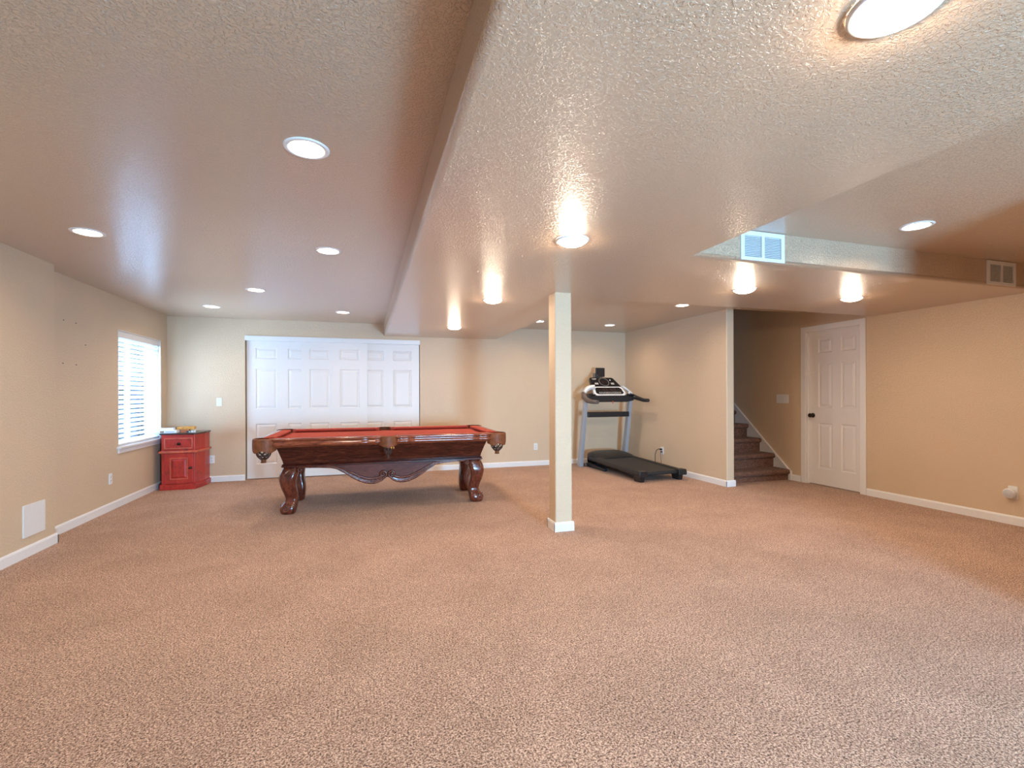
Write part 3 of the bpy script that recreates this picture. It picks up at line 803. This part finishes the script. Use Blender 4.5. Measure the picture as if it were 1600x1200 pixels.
m_paper = plain('white_card', (.82, .82, .80), .6, vary=.03)
m_photo = plain('printed_picture', (.25, .16, .10), .5, vary=.5, scale=120)
m_amber = plain('amber_card', (.70, .33, .06), .45, vary=.2, scale=30)
m_dkbrown = plain('dark_brown_card', (.10, .04, .02), .5)
bk = thing('white_box', 'white flat box with small printed picture, lower one on the red cabinet', 'box', (-2.445, 7.29, .730))
MB().box(-.108, .108, -.085, .085, 0, .034).build('box_body', m_paper, bk, bevel=.002)
MB().box(-.075, -.032, -.0862, -.085, .004, .028).build('picture_label', m_photo, bk)
MB().box(-.018, .085, -.0862, -.085, .010, .022).build('grey_label', plain('grey_print', (.45, .45, .48), .6, vary=.3, scale=200), bk)
b2 = thing('white_book', 'plain white book lying on the lower white box by the window', 'book', (-2.470, 7.30, .764))
MB().box(-.095, .095, -.07, .08, 0, .004).build('back_cover', m_paper, b2); MB().box(-.092, .090, -.066, .077, .004, .022).build('pages', plain('page_edges', (.85, .82, .74), .8, vary=.1, scale=200), b2); MB().box(-.095, .095, -.07, .08, .022, .026).build('front_cover', m_paper, b2)
b3 = thing('amber_box', 'orange flat box with dark brown end leaning over the white box', 'box', (-2.290, 7.37, .766), .12)
MB().box(-.085, .115, -.055, .055, 0, .036).build('box_body', m_amber, b3, bevel=.002)
MB().box(-.103, -.085, -.055, .055, 0, .034).build('end_cap', m_dkbrown, b3)
MB().box(-.045, .050, -.055, .055, -.036, -.001).build('support_block', plain('orange_brown_card', (.50, .16, .06), .5), b3)
cm = [plain('dark_chalk', (.08, .07, .09), .8), plain('green_grey_chalk', (.35, .45, .42), .8), plain('pale_chalk', (.78, .78, .76), .7)]
for x, mt, l in ((-2.222, 0, 'small dark chalk cube beside the orange box on the cabinet'), (-2.196, 1, 'small grey-green chalk cube between dark and white ones on the cabinet'), (-2.168, 2, 'small white chalk cube, middle right on the cabinet top'), (-2.140, 2, 'small white chalk cube closest to the cabinet right edge')):
    q = thing('chalk_cube', l, 'chalk', (x, 7.235, .730), random.uniform(-.3, .3), 'chalk cubes on the red cabinet')
    MB().box(-.0105, .0105, -.0105, .0105, 0, .020).build('paper_wrap', cm[mt], q, bevel=.002)
    MB().lathe([(.0095, .0198), (.008, .0225), (.0001, .0215)], (0, 0, 0), 10).build('chalk_tip', cm[mt], q)

# ------------------------------------------------------------------ treadmill
m_black = plain('black_plastic', (.012, .011, .012), .42, vary=.15)
m_gloss = plain('gloss_black_panel', (.012, .011, .012), .15, vary=.2)
m_belt = plain('black_belt_rubber', (.020, .019, .020), .62, vary=.12, scale=250)
m_silver = plain('silver_grey_paint', (.42, .44, .48), .38, .25, vary=.03)
m_shell = plain('white_console_shell', (.80, .79, .78), .3, vary=.02)
m_grip = plain('grey_brown_grip', (.13, .10, .085), .5, vary=.1)
m_screen = plain('dim_display_screen', (.03, .018, .016), .12, vary=.4, scale=30)
m_grey = plain('mid_grey_print', (.38, .36, .34), .5, vary=.2, scale=200)
tm = thing('treadmill', 'black treadmill with silver uprights and tablet holder in the corner nook', 'treadmill', (3.955, 5.700, 0), .034)
def rz(y): return .150 + (.045 * y / 1.35)      # rail height
for s_ in (-1, 1):
    a = MB(); x0, x1 = sorted((s_ * .268, s_ * .368)); xo = s_ * .378
    sec = lambda y, dz=0: [(s_ * .270, y, rz(y) - .075), (s_ * .372, y, rz(y) - .068), (s_ * .380, y, rz(y) - .040), (s_ * .372, y, rz(y) - .006), (s_ * .345, y, rz(y)), (s_ * .280, y, rz(y)), (s_ * .270, y, rz(y) - .008)]
    a.loft([sec(y) for y in (.05, .3, .7, 1.1, 1.45)], True, False); rl = a.build('side_rail', m_black, tm)
    a = MB(); a.box(*sorted((s_ * .282, s_ * .340)), .10, 1.15, 0, .0012); a.xform(Matrix.Translation((0, 0, rz(0) + .0003)) @ Matrix.Rotation(math.atan(.045 / 1.35), 4, 'X')); a.build('tread_strip', m_belt, rl)
    a = MB(); a.loft([[(s_ * x, y, z) for x, z in ((.255, .078), (.388, .074), (.392, .120), (.380, .156), (.262, .156))] for y in (-.03, .0, .075)], True, False); a.build('end_cap', m_grip if 0 else m_black, tm, bevel=.006)
    a = MB(); a.prism([(.02, 0), (.16, 0), (.19, .080), (.0, .080)], 0, s_ * .285, s_ * .350); a.build('rear_foot', m_black, tm, bevel=.006)
    a = MB(); up_ = [(s_ * .445 - .030, s_ * .445 + .030)]
    cx_ = s_ * .405 - (.035 if s_ < 0 else 0)
    a.loft([[(cx_ - .030 + dx, y0 - d, z), (cx_ + .030 + dx, y0 - d, z), (cx_ + .030 + dx, y0 + d, z), (cx_ - .030 + dx, y0 + d, z)] for z, y0, d, dx in ((0.0, 1.62, .065, 0), (.10, 1.605, .058, 0), (1.00, 1.435, .040, 0.0), (1.12, 1.41, .040, 0))], True, False)
    a.build('upright', m_silver, tm, bevel=.007)
# belt, deck, roller
a = MB(); a.prism([(.02, .115), (.035, .134), (.06, .141), (1.20, rz(1.2) - .008), (1.20, rz(1.2) - .02), (.06, .118), (.035, .100), (.02, .105)], 0, -.266, .266); a.build('belt', m_belt, tm)
a = MB(); a.tube([(-.262, .045, .113), (.262, .045, .113)], .024, 14); a.build('roller', m_hole, tm)
a = MB(); a.prism([(.12, .080), (1.45, .122), (1.45, .148), (.12, .106)], 0, -.268, .268); a.build('deck', m_black, tm)
a = MB()
for x in (-.31, .31): a.prism([(1.0, .0), (1.55, .0), (1.62, .05), (1.55, .07), (1.0, .045)], 0, x - .03, x + .03)
a.box(-.34, .34, 1.44, 1.52, .01, .06); a.build('base_frame', m_black, tm, bevel=.004)
for s_ in (-1, 1):
    a = MB(); a.lathe([(.028, -.012), (.032, -.008), (.032, .008), (.028, .012)], (s_ * .372, 1.56, .032), 16, True, True, 0); a.build('transport_wheel', m_grip, tm)
# motor hood
a = MB(); N = 11; rings = []
for y, z, hw in ((1.13, .192, .33), (1.17, .214, .345), (1.28, .240, .355), (1.42, .262, .350), (1.54, .266, .335), (1.60, .240, .315), (1.625, .18, .30), (1.63, .07, .29)):
    ring = [(-hw, y, max(.06, z - .10))] + [(-hw * math.cos(PI * k / (N - 1)) ** 1 * 1.0 if 0 else -hw + 2 * hw * k / (N - 1), y, z - .035 * abs(-1 + 2 * k / (N - 1)) ** 4) for k in range(N)] + [(hw, y, max(.06, z - .10))]
    rings.append(ring)
a.loft(rings, True, True); a.build('motor_hood', m_black, tm, angle=3)
a = MB(); a.box(-.40, .385, 1.405, 1.445, .832, .918); a.build('crossbar', m_black, tm, bevel=.010)
# console
def tilt_mat(c, ang): return Matrix.Translation(c) @ Matrix.Rotation(ang, 4, 'X')
cn = MB()
cn.loft([[(x, 0, z) for x, z in ((-.43, -.05), (-.30, -.075), (.30, -.075), (.43, -.05), (.43, .02), (.30, .035), (-.30, .035), (-.43, .02))], [(x, .16, z) for x, z in ((-.43, .0), (-.30, -.035), (.30, -.035), (.43, .0), (.43, .05), (.30, .075), (-.30, .075), (-.43, .05))]], True, False)
cn.xform(Matrix.Translation((-.01, 1.32, 1.155)))
con = cn.build('console', m_black, tm, bevel=.010)
TA = math.radians(-42)
MT = tilt_mat((-.01, 1.34, 1.190), TA)          # local: x across, z up the sloping face
def kidmat(m_, name, mat, **k): m_.xform(MT); return m_.build(name, mat, con, **k)
# face plane is local y=0, outward -y
a = MB(); a.loft([[(x, y, z) for x, z in ((-.255, -.01), (.255, -.01), (.300, .03), (.285, .160), (.250, .195), (-.250, .195), (-.285, .160), (-.300, .03))] for y in (-.010, .03)], True, False); kidmat(a, 'lower_shell', m_shell, bevel=.006)
a = MB(); a.loft([[(x, y, z) for x, z in ((-.225, .022), (.225, .022), (.262, .050), (.248, .140), (.215, .168), (-.215, .168), (-.248, .140), (-.262, .050))] for y in (-.014, -.008)], True, False); kidmat(a, 'button_panel', m_gloss)
for x in (-.075, .075):
    a = MB(); a.box(x - .060, x + .060, -.0155, -.0138, .078, .150); kidmat(a, 'display', m_screen)
a = MB()
for r_ in range(3):
    for k in range(14): a.box(-.205 + k * .030, -.185 + k * .030, -.0158, -.0138, .030 + r_ * .014, .038 + r_ * .014)
kidmat(a, 'buttons', m_grey)
a = MB(); a.loft([[(x, y, z) for x, z in ((-.285, .185), (.245, .185), (.275, .205), (.195, .395), (.165, .410), (-.230, .410), (-.255, .395))] for y in (-.006, .05)], True, False); kidmat(a, 'upper_panel', m_gloss, bevel=.008)
a = MB(); a.tube([(-.02 + .088 * math.cos(2 * PI * k / 28), -.010, .300 + .088 * math.sin(2 * PI * k / 28)) for k in range(29)], .0085, 6); kidmat(a, 'dial_ring', m_grip)
a = MB(); a.box(-.062, .022, -.0085, -.006, .262, .322); kidmat(a, 'center_display', m_screen)
a = MB(); 
for x0, x1, z0, z1 in ((-.225, -.135, .372, .380), (-.215, -.150, .355, .362), (-.20, -.14, .245, .285), (.105, .165, .245, .285)): a.box(x0, x1, -.0085, -.006, z0, z1)
kidmat(a, 'printed_keys', m_grey)
a = MB(); a.lathe([(.012, -.0085), (.010, -.012), (.0001, -.0125)], (.115, 0, .345), 12, False, True, 1); kidmat(a, 'round_button', m_shell)
# white wings
for s_ in (-1, 1):
    a = MB(); rings = []
    for u in range(7):
        t_ = u / 6; x = s_ * (.27 + .20 * math.sin(t_ * PI / 2)); y = 1.44 + .02 * t_ - .03 * t_ * t_; z = 1.355 - .16 * (1 - math.cos(t_ * PI / 2)) if s_ < 0 else 1.34 - .17 * t_
        hw = .055 if s_ < 0 else .022
        rings.append([(x, y - .04, z - hw), (x, y + .05, z - hw + .01), (x, y + .05, z + .015), (x, y - .03, z + .012)])
    a.loft(rings, True, True); a.build('side_shell', m_shell, con)
# handrails
a = MB(); a.tube([(-.455, 1.45, 1.235), (-.475, 1.40, 1.165), (-.470, 1.30, 1.115), (-.460, 1.18, 1.095), (-.450, 1.00, 1.090)], [.040, .046, .040, .034, .030], 12); hr = a.build('handrail', m_grip, tm)
a = MB(); a.tube([(.36, 1.42, 1.190), (.42, 1.36, 1.175), (.455, 1.24, 1.140), (.465, 1.12, 1.115), (.465, .985, 1.110)], [.045, .042, .034, .030, .029], 12); a.build('handrail', m_black, tm)
for s_ in (-1, 1):
    a = MB(); a.box(s_ * .36 - .045, s_ * .36 + .045, 1.30, 1.37, 1.195, 1.215); a.xform(Matrix.Identity(4)); a.build('cup_tray', m_black, con, bevel=.006)
a = MB(); a.ell((.325, 1.32, 1.235), .016, .016, .022, 10, 6); a.build('cord_clip', m_shell, con)
# tablet holder
a = MB(); a.box(-.115, .060, 1.655, 1.672, 1.510, 1.665); a.xform(Matrix.Identity(4)); th_ = a.build('tablet_holder', m_black, tm, bevel=.006)
a = MB(); a.box(-.103, .048, 1.652, 1.6552, 1.524, 1.652); a.build('tablet_face', m_gloss, th_)
a = MB(); a.box(-.075, .02, 1.66, 1.70, 1.46, 1.53); a.box(-.15, -.06, 1.68, 1.70, 1.46, 1.575); a.build('holder_bracket', m_grip, th_)
a = MB(); a.tube([(.0, 1.30, 1.10), (.0, 1.29, 1.075), (.002, 1.292, 1.06)], .006, 6); a.build('safety_key', plain('red_plastic', (.5, .03, .02), .4), con)
# power cord
cd = MB(); cd.box(XP0 - .040, XP0 - .010, 6.508, 6.532, .322, .348)
cd.tube([(XP0 - .036, 6.52, .335), (XP0 - .075, 6.50, .345), (XP0 - .12, 6.50, .325), (XP0 - .135, 6.51, .27), (XP0 - .135, 6.51, .12), (XP0 - .12, 6.53, .012), (XP0 - .12, 6.80, .008), (XP0 - .13, 7.1, .008)], .0055, 7)
tag(cd.build('power_cord', m_black), 'black power cord plugged into the outlet behind the treadmill', 'cord')
cd = MB(); cd.box(XP0 - .032, XP0 - .010, 6.500, 6.524, .284, .308); cd.tube([(XP0 - .03, 6.51, .295), (XP0 - .045, 6.50, .26), (XP0 - .04, 6.49, .15), (XP0 - .035, 6.49, .012), (XP0 - .035, 6.60, .008)], .004, 6)
tag(cd.build('thin_cord', plain('brown_cable', (.12, .06, .04), .5)), 'thin brown cord hanging straight down from the nook outlet', 'cord')
